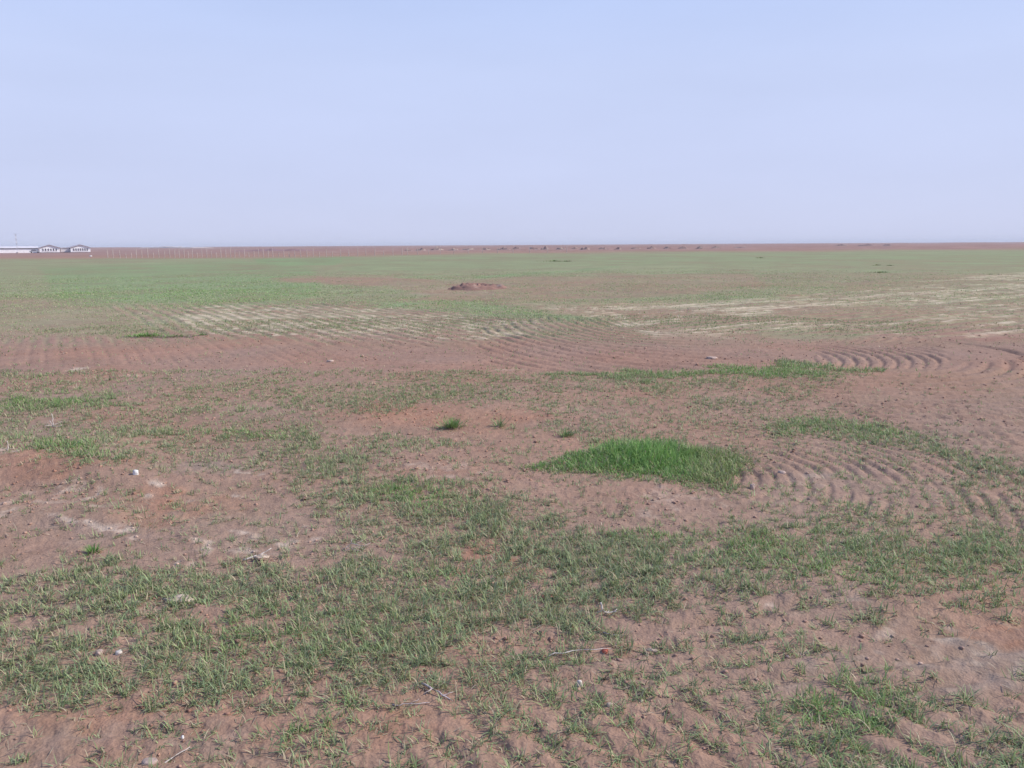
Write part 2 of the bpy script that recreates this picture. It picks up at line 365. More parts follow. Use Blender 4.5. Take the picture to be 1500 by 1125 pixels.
def mat_leaf():
    m, N, L = nm('wheat_leaf')
    out = N.new('ShaderNodeOutputMaterial')
    at = N.new('ShaderNodeAttribute'); at.attribute_name = 'tone'
    b = N.new('ShaderNodeBsdfPrincipled'); b.inputs['Roughness'].default_value = .55; b.inputs['Specular IOR Level'].default_value = .3
    t = N.new('ShaderNodeBsdfTranslucent'); mx = N.new('ShaderNodeMixShader'); mx.inputs[0].default_value = .3
    n = N.new('ShaderNodeTexNoise'); n.inputs['Scale'].default_value = 40
    mr = N.new('ShaderNodeMapRange'); mr.inputs['To Min'].default_value = .8; mr.inputs['To Max'].default_value = 1.2
    L.new(n.outputs['Fac'], mr.inputs['Value'])
    vm = N.new('ShaderNodeVectorMath'); vm.operation = 'SCALE'; L.new(at.outputs['Color'], vm.inputs[0]); L.new(mr.outputs[0], vm.inputs['Scale'])
    L.new(vm.outputs[0], b.inputs['Base Color']); L.new(vm.outputs[0], t.inputs['Color'])
    L.new(b.outputs[0], mx.inputs[1]); L.new(t.outputs[0], mx.inputs[2]); L.new(mx.outputs[0], out.inputs[0])
    return m

def mat_plain(name, col, rough=.8, scale=20, var=.25, col2=None, bump=.0, bscale=60, spec=.2, bdist=.01):
    m, N, L = nm(name)
    out = N.new('ShaderNodeOutputMaterial'); b = N.new('ShaderNodeBsdfPrincipled')
    b.inputs['Roughness'].default_value = rough; b.inputs['Specular IOR Level'].default_value = spec
    tc = N.new('ShaderNodeTexCoord')
    n = N.new('ShaderNodeTexNoise'); n.inputs['Scale'].default_value = scale; n.inputs['Detail'].default_value = 6
    L.new(tc.outputs['Object'], n.inputs['Vector'])
    mx = N.new('ShaderNodeMixRGB'); c = np.array(col); c2 = c * (1 - var) if col2 is None else np.array(col2)
    mx.inputs[1].default_value = (*c2, 1); mx.inputs[2].default_value = (*np.minimum(c * (1 + var * .5), .95), 1)
    mr = N.new('ShaderNodeMapRange'); mr.inputs['From Min'].default_value = .35; mr.inputs['From Max'].default_value = .65
    L.new(n.outputs['Fac'], mr.inputs['Value']); L.new(mr.outputs[0], mx.inputs[0]); L.new(mx.outputs[0], b.inputs['Base Color'])
    if bump:
        n2 = N.new('ShaderNodeTexNoise'); n2.inputs['Scale'].default_value = bscale; n2.inputs['Detail'].default_value = 8
        L.new(tc.outputs['Object'], n2.inputs['Vector'])
        bp = N.new('ShaderNodeBump'); bp.inputs['Strength'].default_value = bump; bp.inputs['Distance'].default_value = bdist
        L.new(n2.outputs['Fac'], bp.inputs['Height']); L.new(bp.outputs[0], b.inputs['Normal'])
    L.new(b.outputs[0], out.inputs[0])
    return m

SOIL = mat_soil(); LEAF = mat_leaf()
M_CLOD = SOIL
M_STONE = mat_plain('white_stone', (.66, .63, .61), .8, 30, .25, None, .5, 80)
M_TAN = mat_plain('weathered_residue', (.50, .39, .31), .9, 25, .45, None, .7, 50)
M_REDSOIL = mat_plain('rusty_soil', (.36, .165, .115), .95, 20, .3, None, .6, 60, .01)
M_CLODP = mat_plain('pale_dry_soil', (.44, .33, .28), .95, 20, .35, None, .6, 50, .05)
M_TWIG = mat_plain('grey_twig', (.46, .38, .36), .85, 30, .4, None, .4, 60)
M_PALETWIG = mat_plain('bleached_twig', (.60, .53, .47), .85, 30, .35, None, .4, 60)
M_BRICK = mat_plain('red_clay', (.44, .13, .09), .9, 30, .35, None, .6, 70)
M_WALL = mat_plain('whitewash', (.88, .86, .87), .8, .8, .08)
M_ROOF = mat_plain('grey_roof_sheet', (.46, .42, .45), .6, .5, .2)
M_ROOFP_SHADEWALL = mat_plain('pale_roof_and_shaded_wall', (.62, .58, .60), .6, .5, .15)
M_DARK = mat_plain('dark_opening', (.10, .09, .12), .4, 1, .3)
M_PLINTH = mat_plain('weathered_plinth', (.24, .20, .21), .9, 1, .3)
M_POST = mat_plain('pale_concrete', (.52, .43, .39), .9, 4, .3)
M_WIRE = mat_plain('galvanised_wire', (.35, .33, .33), .5, 4, .2)
M_MAST = mat_plain('grey_mast', (.46, .46, .53), .6, 2, .2)
M_MASTW = mat_plain('white_mast', (.70, .70, .76), .6, 2, .1)
M_CAR = mat_plain('grey_paint', (.36, .37, .41), .35, 1, .1, spec=.5)
M_TYRE = mat_plain('black_rubber', (.04, .04, .045), .9, 5, .2)

# ------------------------------------------------------------------ object helpers
def link(name, me, m, parent=None, loc=None):
    o = bpy.data.objects.new(name, me); COL.objects.link(o)
    if m is not None and not me.materials: me.materials.append(m)
    if parent is not None: o.parent = parent
    if loc is not None: o.location = loc
    return o

def tag(o, label=None, cat=None, group=None, kind=None):
    if label: o['label'] = label
    if cat: o['category'] = cat
    if group: o['group'] = group
    if kind: o['kind'] = kind
    return o

def empty(name, loc, rz=0.0):
    o = bpy.data.objects.new(name, None); COL.objects.link(o); o.location = loc; o.rotation_euler = (0, 0, rz)
    o.empty_display_size = .1
    return o

def np_mesh(name, V, F, tone=None, smooth=False):
    """V (n,3); F (m,4) quads or (m,3) triangles"""
    me = bpy.data.meshes.new(name); n, k = F.shape
    me.vertices.add(len(V)); me.vertices.foreach_set('co', np.ascontiguousarray(V, np.float32).ravel())
    me.loops.add(n * k); me.loops.foreach_set('vertex_index', np.ascontiguousarray(F, np.int32).ravel())
    me.polygons.add(n); me.polygons.foreach_set('loop_start', np.arange(0, n * k, k, dtype=np.int32))
    me.polygons.foreach_set('loop_total', np.full(n, k, np.int32))
    if smooth: me.polygons.foreach_set('use_smooth', np.ones(n, bool))
    me.update(calc_edges=True)
    if tone is not None:
        a = me.attributes.new('tone', 'FLOAT_COLOR', 'POINT')
        t = np.ones((len(V), 4), np.float32); t[:, :3] = tone
        a.data.foreach_set('color', t.ravel())
    me.validate()
    return me

class MB:
    """collects boxes and tubes of one part"""
    def __init__(s): s.v = []; s.f = []
    def box(s, c, d, rz=0.0):
        b = len(s.v); ca, sa = math.cos(rz), math.sin(rz)
        for sx in (-.5, .5):
            for sy in (-.5, .5):
                for sz in (-.5, .5):
                    x, y = sx * d[0], sy * d[1]
                    s.v.append((c[0] + x * ca - y * sa, c[1] + x * sa + y * ca, c[2] + sz * d[2]))
        for q in ((0, 1, 3, 2), (4, 6, 7, 5), (0, 4, 5, 1), (2, 3, 7, 6), (0, 2, 6, 4), (1, 5, 7, 3)): s.f.append([b + i for i in q])
        return s
    def prism(s, prof, y0, y1):
        """profile in x,z swept along y"""
        b = len(s.v); n = len(prof)
        for y in (y0, y1):
            for x, z in prof: s.v.append((x, y, z))
        s.f.append([b + i for i in range(n)]); s.f.append([b + n + i for i in reversed(range(n))])
        for i in range(n): j = (i + 1) % n; s.f.append([b + j, b + i, b + n + i, b + n + j])
        return s
    def tube(s, pts, rad, k=6):
        from mathutils import Vector
        pts = [Vector(p) for p in pts]; b = len(s.v)
        for i, p in enumerate(pts):
            d = (pts[min(i + 1, len(pts) - 1)] - pts[max(i - 1, 0)]).normalized()
            a = d.orthogonal().normalized(); c = d.cross(a); r = rad[i] if hasattr(rad, '__len__') else rad
            for j in range(k):
                t = 2 * math.pi * j / k
                s.v.append(tuple(p + a * (r * math.cos(t)) + c * (r * math.sin(t))))
        for i in range(len(pts) - 1):
            for j in range(k):
                s.f.append([b + i * k + j, b + i * k + (j + 1) % k, b + (i + 1) * k + (j + 1) % k, b + (i + 1) * k + j])
        s.f.append([b + j for j in reversed(range(k))]); e = b + (len(pts) - 1) * k; s.f.append([e + j for j in range(k)])
        return s
    def build(s, name, m, parent=None, smooth=False):
        me = bpy.data.meshes.new(name); me.from_pydata(s.v, [], s.f); me.update()
        import bmesh
        bm = bmesh.new(); bm.from_mesh(me); bmesh.ops.recalc_face_normals(bm, faces=bm.faces); bm.to_mesh(me); bm.free()
        if smooth:
            for p in me.polygons: p.use_smooth = True
        return link(name, me, m, parent)

# ------------------------------------------------------------------ ground sheet
S_BASE = np.array([.276, .166, .125]); S_RED = np.array([.310, .155, .104]); S_GREY = np.array([.255, .182, .152])
S_PALE = np.array([.47, .36, .29]); S_STRAW = np.array([.55, .46, .33]); S_FAR = np.array([.250, .155, .140])
V_FRESH = np.array([.185, .240, .120]); V_OLIVE = np.array([.250, .228, .140])

def soil_tone(x, y):
    r = np.hypot(x, y)
    red = smp(RED, x, y, 1.2) + 0.5 * fbm(x * .8, y * .8, 111, 4)
    c = S_BASE + np.clip(red, 0, 1)[:, None] * (S_RED - S_BASE) + np.clip(-red, 0, 1)[:, None] * (S_GREY - S_BASE)
    pal = smp(PAL, x, y, 1.2)
    pn = lod(x, y, .02, 121) * .6
    k = np.clip(pal * 1.15 + 1.3 * np.minimum(pal, .6) * (pn + .5 * lod(x, y, .007, 125)) - .32, 0, .85) + 0.08 * np.clip(pn - .25, 0, 1)
    c = c + k[:, None] * (S_PALE - c)
    c = c * (1 + .07 * lod(x, y, .06, 131) + .05 * lod(x, y, .015, 133))[:, None]
    return c

def ground():
    fine = np.radians(np.linspace(-53, 53, 1500))
    coarse = np.radians(np.linspace(53, 307, 84)[1:-1])
    az = np.concatenate([fine, coarse])
    rr = np.concatenate([np.geomspace(.25, 1.55, 14)[:-1], np.geomspace(1.55, 160, 960)[:-1], np.geomspace(160, 7000, 170)])
    A, RR = np.meshgrid(az, rr); x = (RR * np.sin(A)).ravel(); y = (RR * np.cos(A)).ravel()
    z = hgt(x, y)
    c = soil_tone(x, y); r = RR.ravel()
    u, v = UV(x, y)
    _, f, cs = rows(x, y)
    cov = smp(COV, x, y, .8); olv = smp(OLV, x, y, .8); st = smp(STR, x, y, .8)
    n1 = lod(x, y, .03, 141) * .55; n2 = lod(x, y, .25, 147) * .5
    n3 = .5 + .4 * lod(x, y, .012, 149, .7)
    vg = V_FRESH + np.clip(olv + .25 * n2, -.2, 1)[:, None] * (V_OLIVE - V_FRESH)
    vg = vg * (1 + .16 * n1)[:, None]
    front = (y > 1).astype(float)
    k = np.clip(cov * (1 + .35 * n2 + .5 * n1) + (cov > .15) * (cov < .7) * .22 * cs, 0, .96) * np.where(front > 0, 1, .3)
    c = c + k[:, None] * (vg - c)
    n4 = lod(x, y, .010, 153, .8) * .6
    pa, pb = P(1000, 466), P(1250, 449); dd = (pb - pa) / np.linalg.norm(pb - pa)
    al = (x - pa[0]) * dd[0] + (y - pa[1]) * dd[1]; pe = (y - pa[1]) * dd[0] - (x - pa[0]) * dd[1]
    stk = sst(800, 900, u) * (fbm(al * .16, pe * 1.5, 157, 4, .65) * 1.7 - .05)
    ks = np.clip(st * (np.clip(-cs, 0, 1) * .75 + .22) * 1.5 * np.clip(n1 * .6 + n4 * 1.1 + .3 * n2 + .28 + stk, 0, 1.3), 0, .66) * front
    c = c + ks[:, None] * (S_STRAW - c)
    kf = sst(130, 260, r) * (1 - cov) * .6
    far_n = fbm(np.degrees(np.arctan2(x, y)) * .7, np.log(r) * 9, 151, 4)
    c = c + kf[:, None] * (S_FAR * (1 + .3 * far_n)[:, None] - c)
    nA, nR = len(az), len(rr)
    V = np.stack([x, y, z], 1)
    i = np.arange(nR - 1)[:, None] * nA; j = np.arange(nA)[None, :]; j2 = (j + 1) % nA
    F = np.stack([i + j, i + nA + j, i + nA + j2, i + j2], -1).reshape(-1, 4)
    # close the small hole below the camera
    V = np.vstack([V, [[0, 0, 0]]]); c = np.vstack([c, c[:1]])
    me = np_mesh('ground', V, F, np.clip(c, .02, .8), True)
    # centre fan
    cen = len(V) - 1
    T = np.stack([np.full(nA, cen), np.arange(nA), (np.arange(nA) + 1) % nA], 1)
    V2 = np.vstack([V[:nA], V[-1:]]); T2 = T.copy(); T2[:, 0] = nA
    o = link('ground', me, SOIL); tag(o, 'reddish brown field soil with drill rows reaching the horizon', 'ground', kind='structure')
    return o
ground()

# ------------------------------------------------------------------ blades
def blades(base, head, lean, length, width, curl, tone, segs=3):
    """curved tapering ribbons, all arrays of n"""
    n = len(base)
    V = np.zeros((n, segs + 1, 2, 3), np.float32)
    dirx, diry = np.cos(head), np.sin(head)
    tw = rng.uniform(-.7, .7, n)
    sx, sy = -np.sin(head + tw), np.cos(head + tw)
    px, py, pz = base[:, 0].copy(), base[:, 1].copy(), base[:, 2].copy()
    ang = lean.copy()
    for k in range(segs + 1):
        t = k / segs
        w = width * .5 * (0.75 + .6 * t - 1.25 * t * t) if k < segs else width * .05
        V[:, k, 0, 0] = px - sx * w; V[:, k, 0, 1] = py - sy * w; V[:, k, 0, 2] = pz
        V[:, k, 1, 0] = px + sx * w; V[:, k, 1, 1] = py + sy * w; V[:, k, 1, 2] = pz
        if k < segs:
            st = length / segs
            px = px + dirx * np.sin(ang) * st; py = py + diry * np.sin(ang) * st; pz = pz + np.cos(ang) * st
            ang = ang + curl / segs
    b = (np.arange(n) * (segs + 1) * 2)[:, None]
    q = np.array([[2 * k, 2 * k + 1, 2 * k + 3, 2 * k + 2] for k in range(segs)]).ravel()[None, :]
    F = (b + q).reshape(-1, 4)
    tn = np.repeat(tone[:, None, :], (segs + 1) * 2, 1).reshape(-1, 3)
    return V.reshape(-1, 3), F, tn

class Acc:
    def __init__(s): s.V = []; s.F = []; s.T = []; s.n = 0
    def add(s, V, F, T):
        s.V.append(V); s.F.append(F + s.n); s.T.append(T); s.n += len(V)
    def mesh(s, name): return np_mesh(name, np.vstack(s.V), np.vstack(s.F), np.vstack(s.T))

G_DULL = np.array([.295, .325, .148]); G_FRSH = np.array([.190, .345, .085]); G_BLUE = np.array([.235, .305, .165]); G_DRY = np.array([.42, .35, .23])
def leaf_tone(n, fresh, dry=.12):
    t = G_DULL + rng.random((n, 1)) * (G_BLUE - G_DULL)
    t = t + np.asarray(fresh).reshape(-1, 1) * (G_FRSH - t)
    t = t * rng.uniform(.72, 1.30, (n, 1))
    d = (rng.random(n) < dry)[:, None]
    return np.where(d, G_DRY * rng.uniform(.7, 1.2, (n, 1)), t)

def sector(n, r0, r1, half=R(50)):
    r = np.sqrt(rng.uniform(r0 * r0, r1 * r1, n)); a = rng.uniform(-half, half, n)
    return r * np.sin(a), r * np.cos(a)

BUSH = poly([(770, 690), (810, 676), (826, 668), (880, 662), (905, 656), (960, 656), (1030, 664), (1085, 674), (1092, 690), (1062, 714), (1010, 712), (960, 704), (905, 701), (860, 694)], 11)

def wheat():
    acc = Acc(); half = R(50)
    for r0, r1, dens, nb, ln, wd, segs, dryk in [
        (1.7, 3.4, 1750, 9, .054, .0046, 4, .20), (3.4, 6.0, 1600, 9, .052, .0052, 3, .20), (6.0, 10.5, 1250, 7, .051, .0064, 3, .20),
        (10.5, 18, 1200, 3, .055, .0095, 2, .16), (18, 32, 300, 3, .042, .016, 2, .22), (32, 62, 90, 3, .032, .028, 2, .22)]:
        area = half * (r1 * r1 - r0 * r0); n = int(area * dens)
        x, y = sector(n, r0, r1)
        d = smp(DEN, x, y, 1.0) if r0 < 17 else .75 * smp(COV, x, y, 1.0) * sst(62, 34, np.hypot(x, y)) * (1 - .62 * np.clip(smp(STR, x, y, 1.0), 0, 1))
        keep = rng.random(n) < d * 1.9 + .02
        x, y, d = x[keep], y[keep], d[keep]; n = len(x)
        _, f, _ = rows(x, y)
        bush = smp(BUSH, x, y, .3)
        cl = .5 * lod(x, y, .035, 201, .8); cl2 = .5 * lod(x, y, .12, 207)
        p = d * (1.0 + 1.3 * (1 - d) * cl2) + (.9 * d * (1.35 - d) + .05) * (cl + .45 * lod(x, y, .018, 203, .7))
        p = np.clip((p - .03) * 1.1, 0, 1) ** (1.25 - .4 * d) * np.clip(f * 1.2 + .35 * d * d, 0, 1) * (1 - .9 * bush)
        keep = rng.random(n) < p / np.minimum(d * 1.9 + .02, 1)
        x, y, d, cl = x[keep], y[keep], d[keep], cl[keep]
        fr = np.clip(smp(FRESH, x, y, .8) + .4 * fbm(x * .9, y * .9, 211, 3) + .12, 0, 1)
        if r0 > 17: fr = np.clip(.9 - smp(OLV, x, y, .8), 0, .8)
        z = hgt(x, y) - .004
        m = len(x)
        sz = (0.62 + .5 * np.clip(d, 0, 1) + .25 * cl) * rng.uniform(.6, 1.35, m)
        k = rng.integers(max(nb - 2, 2), nb + 2, m)
        i = np.repeat(np.arange(m), k); t = len(i)
        base = np.stack([x[i] + rng.normal(0, .009, t), y[i] + rng.normal(0, .009, t), z[i]], 1)
        head = rng.uniform(0, 2 * np.pi, t); lean = np.abs(rng.normal(.75, .45, t)); curl = rng.normal(1.0, .8, t)
        length = ln * sz[i] * rng.uniform(.55, 1.25, t)
        vt = rng.uniform(.84, 1.16, m)[i][:, None]
        tone = vt * leaf_tone(t, fr[i] * rng.uniform(.6, 1, t), dryk + .16 * (1 - d[i]))
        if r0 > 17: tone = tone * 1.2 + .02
        acc.add(*blades(base, head, lean, length, wd * rng.uniform(.7, 1.2, t), curl, tone, segs))
    o = link('grass', acc.mesh('grass'), LEAF)
    tag(o, 'thin young wheat seedlings scattered over the red soil', 'grass', kind='stuff')
wheat()

def bright_patch():
    acc = Acc(); n = 26000
    a, b = P(740, 730), P(1130, 640)
    x = rng.uniform(min(a[0], b[0]) - .6, max(a[0], b[0]) + .8, n * 3); y = rng.uniform(a[1] - .3, b[1] + .3, n * 3)
    k = smp(BUSH, x, y, .5); k = np.clip(k * 1.25 + .55 * np.minimum(k, 1 - k * .6) * fbm(x * 5, y * 5, 221, 3) * 1.6, 0, 1)
    keep = rng.random(len(x)) < np.clip(k, 0, 1); x, y, k = x[keep][:21000], y[keep][:21000], k[keep][:21000]
    m = len(x); u, v = UV(x, y)
    core = np.exp(-((u - 950) / 95) ** 2 - ((v - 676) / 24) ** 2)
    z = hgt(x, y) - .004
    base = np.stack([x, y, z], 1)
    core2 = np.exp(-((u - 930) / 70) ** 2 - ((v - 668) / 20) ** 2)
    length = (.045 + .045 * core + .055 * core2 + .03 * fbm(x * 4, y * 4, 225, 3)) * rng.uniform(.45, 1.25, m) * (.5 + .5 * k)
    t = np.array([.155, .325, .075]) + rng.random((m, 1)) * np.array([.13, .09, .06])
    rt = sst(985, 1050, u + 30 * fbm(x * 4, y * 4, 229, 2))[:, None]; t = t + rt * np.array([.07, .0, .03])
    t = t * (.75 + .25 * core[:, None]) + (1 - core[:, None]) * np.array([.03, .03, .018])
    t = t * rng.uniform(.7, 1.25, (m, 1))
    dry = (rng.random(m) < .05 + .12 * (1 - core))[:, None]; t = np.where(dry, G_DRY * .9, t)
    acc.add(*blades(base, rng.uniform(0, 2 * np.pi, m), np.abs(rng.normal(.5, .35, m)), length, rng.uniform(.005, .008, m), rng.normal(1.0, .7, m), t, 4))
    o = link('grass_patch', acc.mesh('grass_patch'), LEAF)
    tag(o, 'dense oval patch of tall bright green grass in the bare soil', 'grass patch', kind='stuff')
bright_patch()

def straw():
    acc = Acc()
    for r0, r1, dens, ln, wd in [(1.7, 4, 230, .050, .0028), (4, 9, 110, .055, .0042), (9, 17, 16, .09, .009), (17, 34, 45, .075, .016), (34, 60, 14, .085, .030)]:
        n = int(R(50) * (r1 * r1 - r0 * r0) * dens); x, y = sector(n, r0, r1)
        st = smp(STR, x, y, 1) ; pl = smp(PAL, x, y, 1)
        p = .35 + .5 * fbm(x * 1.3, y * 1.3, 231, 3) + 2 * st + .5 * pl
        if r0 > 8: p = p * .5 + st
        if r0 > 16: p = (st - .05) * np.clip(.5 - .7 * rows(x, y)[2], .1, 1)
        keep = rng.random(n) < np.clip(p, 0, 1); x, y = x[keep], y[keep]; m = len(x)
        z = hgt(x, y) + .006
        lean = np.where(rng.random(m) < .45, rng.uniform(.5, 1.3, m), rng.normal(1.45, .16, m))
        t = np.array([.44, .36, .26]) * rng.uniform(.55, 1.35, (m, 1))
        acc.add(*blades(np.stack([x, y, z], 1), rng.uniform(0, 6.283, m), lean, ln * rng.uniform(.3, 1.4, m), wd * rng.uniform(.6, 1.4, m), np.where(lean < 1.3, rng.uniform(.3, 1.6, m), rng.normal(.1, .25, m)), t, 4 if r0 < 5 else 2))
    o = link('straw_litter', acc.mesh('straw_litter'), LEAF)
    tag(o, 'pale bits of dry straw littered across the soil', 'straw litter', kind='stuff')
straw()

def ico(sub=1):
    import bmesh
    bm = bmesh.new(); bmesh.ops.create_icosphere(bm, subdivisions=sub, radius=1)
    V = np.array([v.co[:] for v in bm.verts]); F = np.array([[v.index for v in f.verts] for f in bm.faces]); bm.free()
    return V, F

def clods():
    V0, F0 = ico(1); acc = Acc()
    for r0, r1, dens, s0, s1 in [(1.7, 4.5, 1000, .002, .010), (4.5, 9, 430, .003, .013), (9, 18, 80, .006, .018)]:
        n = int(R(50) * (r1 * r1 - r0 * r0) * dens); x, y = sector(n, r0, r1)
        d = smp(DEN, x, y, 1); pl = np.clip(smp(PAL, x, y, 1.2), 0, 1) * (x < 0); p = (.35 + .8 * fbm(x * 1.7, y * 1.7, 241, 3)) * (1 - .6 * d) + .7 * pl
        keep = rng.random(n) < np.clip(p, 0, 1); x, y = x[keep], y[keep]; m = len(x)
        s = s0 + (s1 - s0) * rng.random(m) ** (4.5 - 2.2 * pl[keep])
        c = soil_tone(x, y) * rng.uniform(1.0, 1.45, (m, 1))
        z = hgt(x, y) + s * .25
        jit = 1 + rng.uniform(-.28, .28, (m, len(V0), 1))
        ang = rng.uniform(0, 6.283, m); ca, sa = np.cos(ang), np.sin(ang)
        W = V0[None] * jit * s[:, None, None] * np.stack([rng.uniform(.8, 1.5, m), np.ones(m), rng.uniform(.55, .9, m)], 1)[:, None, :]
        X = W[..., 0] * ca[:, None] - W[..., 1] * sa[:, None]; Y = W[..., 0] * sa[:, None] + W[..., 1] * ca[:, None]
        W = np.stack([X + x[:, None], Y + y[:, None], W[..., 2] + z[:, None]], -1)
        F = (np.arange(m) * len(V0))[:, None, None] + F0[None]
        acc.add(W.reshape(-1, 3), F.reshape(-1, 3), np.repeat(c, len(V0), 0))
    o = link('soil_clods', acc.mesh('soil_clods'), SOIL)
    tag(o, 'small crumbs and clods of red soil strewn over the field', 'soil clods', kind='stuff')
clods()

# ------------------------------------------------------------------ single things lying on the field
def lump(name, u, v, w, d, h, m, label, cat, seed, group=None, flat=.5, sub=3, rough=.28, sink=.25, rz=0.0):
    V, F = ico(sub); V = V.copy()
    n = fbm(V[:, 0] * 1.6 + seed * 3.1 + V[:, 2], V[:, 1] * 1.6 + V[:, 2] * .7, seed, 3) * rough
    n2 = fbm(V[:, 0] * 5 + seed, V[:, 1] * 5 + V[:, 2] * 4, seed + 5, 2) * rough * .35
    V = V * (1 + n + n2)[:, None]
    V[:, 2] = np.where(V[:, 2] > flat, flat + (V[:, 2] - flat) * .35, V[:, 2])
    V *= np.array([w / 2, d / 2, h / 2 / max(flat, .4)])
    me = np_mesh(name, V, F)
    p = P(u, v); z = hz(*p)
    o = link(name, me, m, None, (p[0], p[1], z + h * (.5 - sink))); o.rotation_euler = (0, 0, rz)
    return tag(o, label, cat, group)

def px(u, v, n):  # metres covered by n photo pixels at the ground point u, v
    p = P(u, v); w = p[1] * FW[1] - CH * FW[2]
    return n * w / FPX

lump('stone', 200, 708, px(200, 708, 9), px(200, 708, 7), .034, M_STONE, 'small bright white stone on bare red soil left of the field centre', 'stone', 3)
lump('stone', 146, 960, .030, .03, .018, M_CLODP, 'small pinkish stone half sunk beside a whiter one in the near grass', 'stone', 5)
lump('stone', 174, 957, .026, .024, .016, M_PALETWIG, 'small whitish stone in the near grass beside a pinkish one', 'stone', 8)
lump('stone', 849, 1003, .020, .014, .026, M_PALETWIG, 'upright buff stone flake among the near grass tufts', 'stone', 11)
lump('stone', 893, 1034, .022, .018, .013, M_TAN, 'squat cream stone on bare crumbly soil near the bottom', 'stone', 14)
lump('stone', 940, 1027, .017, .014, .010, M_TAN, 'tiny buff pebble right of the squat cream stone', 'stone', 17)
lump('stone', 133, 375.5, .42, .4, .24, M_STONE, 'lone pale boulder at the field edge below the right gabled shed', 'stone', 20)
lump('stone', 1145, 695, .05, .045, .025, M_CLODP, 'pale buff stone right of the bright green grass patch', 'stone', 23)
lump('stone', 1102, 716, .035, .03, .035, M_CLODP, 'small upright pinkish stone at the right end of the green patch', 'stone', 26)
lump('soil_clod', 886, 955, .026, .02, .014, M_BRICK, 'bright red clay clod on the soil at the near centre', 'clod', 29)
lump('soil_clod', 803, 875, .06, .05, .010, M_REDSOIL, 'flat rusty red clod showing through the thick grass', 'clod', 32)
lump('soil_clod', 1042, 525, .15, .14, .035, M_CLODP, 'pale flat clod on the bare ploughed strip left of the furrow rings', 'clod', 35)
lump('soil_clod', 484, 531, .10, .09, .025, M_CLODP, 'small pale clod on the pink bare strip at left centre', 'clod', 38)
lump('soil_clod', 220, 1118, .05, .035, .016, M_CLODP, 'pinkish pale clod on bare soil at the bottom edge', 'clod', 41)
lump('soil_clod', 268, 1083, .009, .009, .010, M_STONE, 'little white chip stuck in bare soil near the bottom left', 'clod', 44)

def slab(u, v, L, W, h, label, seed, rz=0.0, name='bark_piece', mat=None):
    """weathered, torn, slightly curled flat piece"""
    nx, ny = 22, 8; V = []; F = []
    for s in (1, -1):
        for i in range(nx + 1):
            for j in range(ny + 1):
                a, b = i / nx * 2 - 1, j / ny * 2 - 1
                e = max(0.04, 1 - abs(a) ** 2.2) ** .6 * (.75 + .35 * math.sin(a * 3 + seed))
                x = a * L / 2 * (1 - .1 * abs(b)); y = b * W / 2 * e + .1 * W * math.sin(a * 4 + seed)
                z = h * (.5 + .5 * math.cos(b * 1.5)) * (.45 + .55 * math.cos(a * 1.4)) + .10 * h * math.sin(a * 7 + b * 3 + seed) + .10 * h * math.sin(b * 11 + a * 4) + .12 * h * math.sin(a * 23 + b * 9)
                V.append((x, y, z + (0 if s > 0 else -.0035)))
    k = (nx + 1) * (ny + 1); g = lambda i, j: i * (ny + 1) + j
    for i in range(nx):
        for j in range(ny):
            F.append([g(i, j), g(i + 1, j), g(i + 1, j + 1), g(i, j + 1)]); F.append([k + g(i, j + 1), k + g(i + 1, j + 1), k + g(i + 1, j), k + g(i, j)])
    for i in range(nx):
        F.append([g(i, 0), k + g(i, 0), k + g(i + 1, 0), g(i + 1, 0)]); F.append([g(i, ny), g(i + 1, ny), k + g(i + 1, ny), k + g(i, ny)])
    for j in range(ny):
        F.append([g(0, j), g(0, j + 1), k + g(0, j + 1), k + g(0, j)]); F.append([g(nx, j), k + g(nx, j), k + g(nx, j + 1), g(nx, j + 1)])
    p = P(u, v); o = link(name, np_mesh(name, np.array(V), np.array(F), None, True), mat or M_TAN, None, (p[0], p[1], hz(*p) + .012))
    o.rotation_euler = (0, .04, rz)
    return tag(o, label, 'bark piece')
slab(262, 880, .150, .075, .018, 'ragged pale flake lying flat in the thick near grass', 1, .05)
slab(384, 821, .085, .045, .016, 'pale curled flake beside a bleached stick on bare soil', 2.4, .15)
slab(955, 957, .05, .02, .012, 'narrow cream flake at the end of a dry stalk', 3.7, -.2)

def twig(name, u, v, pts, rad, m, label, branches=(), scale=1.0, rz=0.0, cat='twig'):
    """pts in metres on the ground frame: x right, y away, z up"""
    p = P(u, v); z = hz(*p)
    o = empty(name, (p[0], p[1], z), rz)
    def wob(q):
        out = []
        for i in range(len(q) - 1):
            a, b = np.array(q[i]), np.array(q[i + 1])
            for k in range(3): out.append(a + (b - a) * k / 3 + np.array([random.gauss(0, 1), random.gauss(0, 1), random.gauss(0, .6)]) * .05 * np.linalg.norm(b - a))
        out.append(np.array(q[-1])); return [tuple(np.array(s) * scale) for s in out]
    q = wob(pts); n = len(q)
    MB().tube(q, [rad * (1 - .65 * i / (n - 1)) for i in range(n)]).build('stem', m, o, True)
    for br in branches:
        q = wob(br); n = len(q)
        MB().tube(q, [rad * .62 * (1 - .7 * i / (n - 1)) for i in range(n)]).build('branch', m, o, True)
    return tag(o, label, cat)
twig('stick', 372, 822, [(-.055, 0, .004), (-.01, .02, .012), (.03, .035, .022), (.075, .06, .045)], .006, M_PALETWIG, 'bleached crooked stick on bare soil beside a pale curled flake', [[(.03, .035, .02), (.06, .03, .02)]])
twig('twig', 884, 901, [(-.012, .01, .055), (-.006, 0, .022), (.012, -.004, .012), (.045, .004, .014), (.062, .01, .022)], .0045, M_PALETWIG, 'pale twisted twig with a raised tip at the grass edge', [[(.02, 0, .012), (.03, .025, .012)], [(-.006, 0, .02), (-.03, .01, .006)], [(.045, .004, .014), (.055, -.012, .02)]])
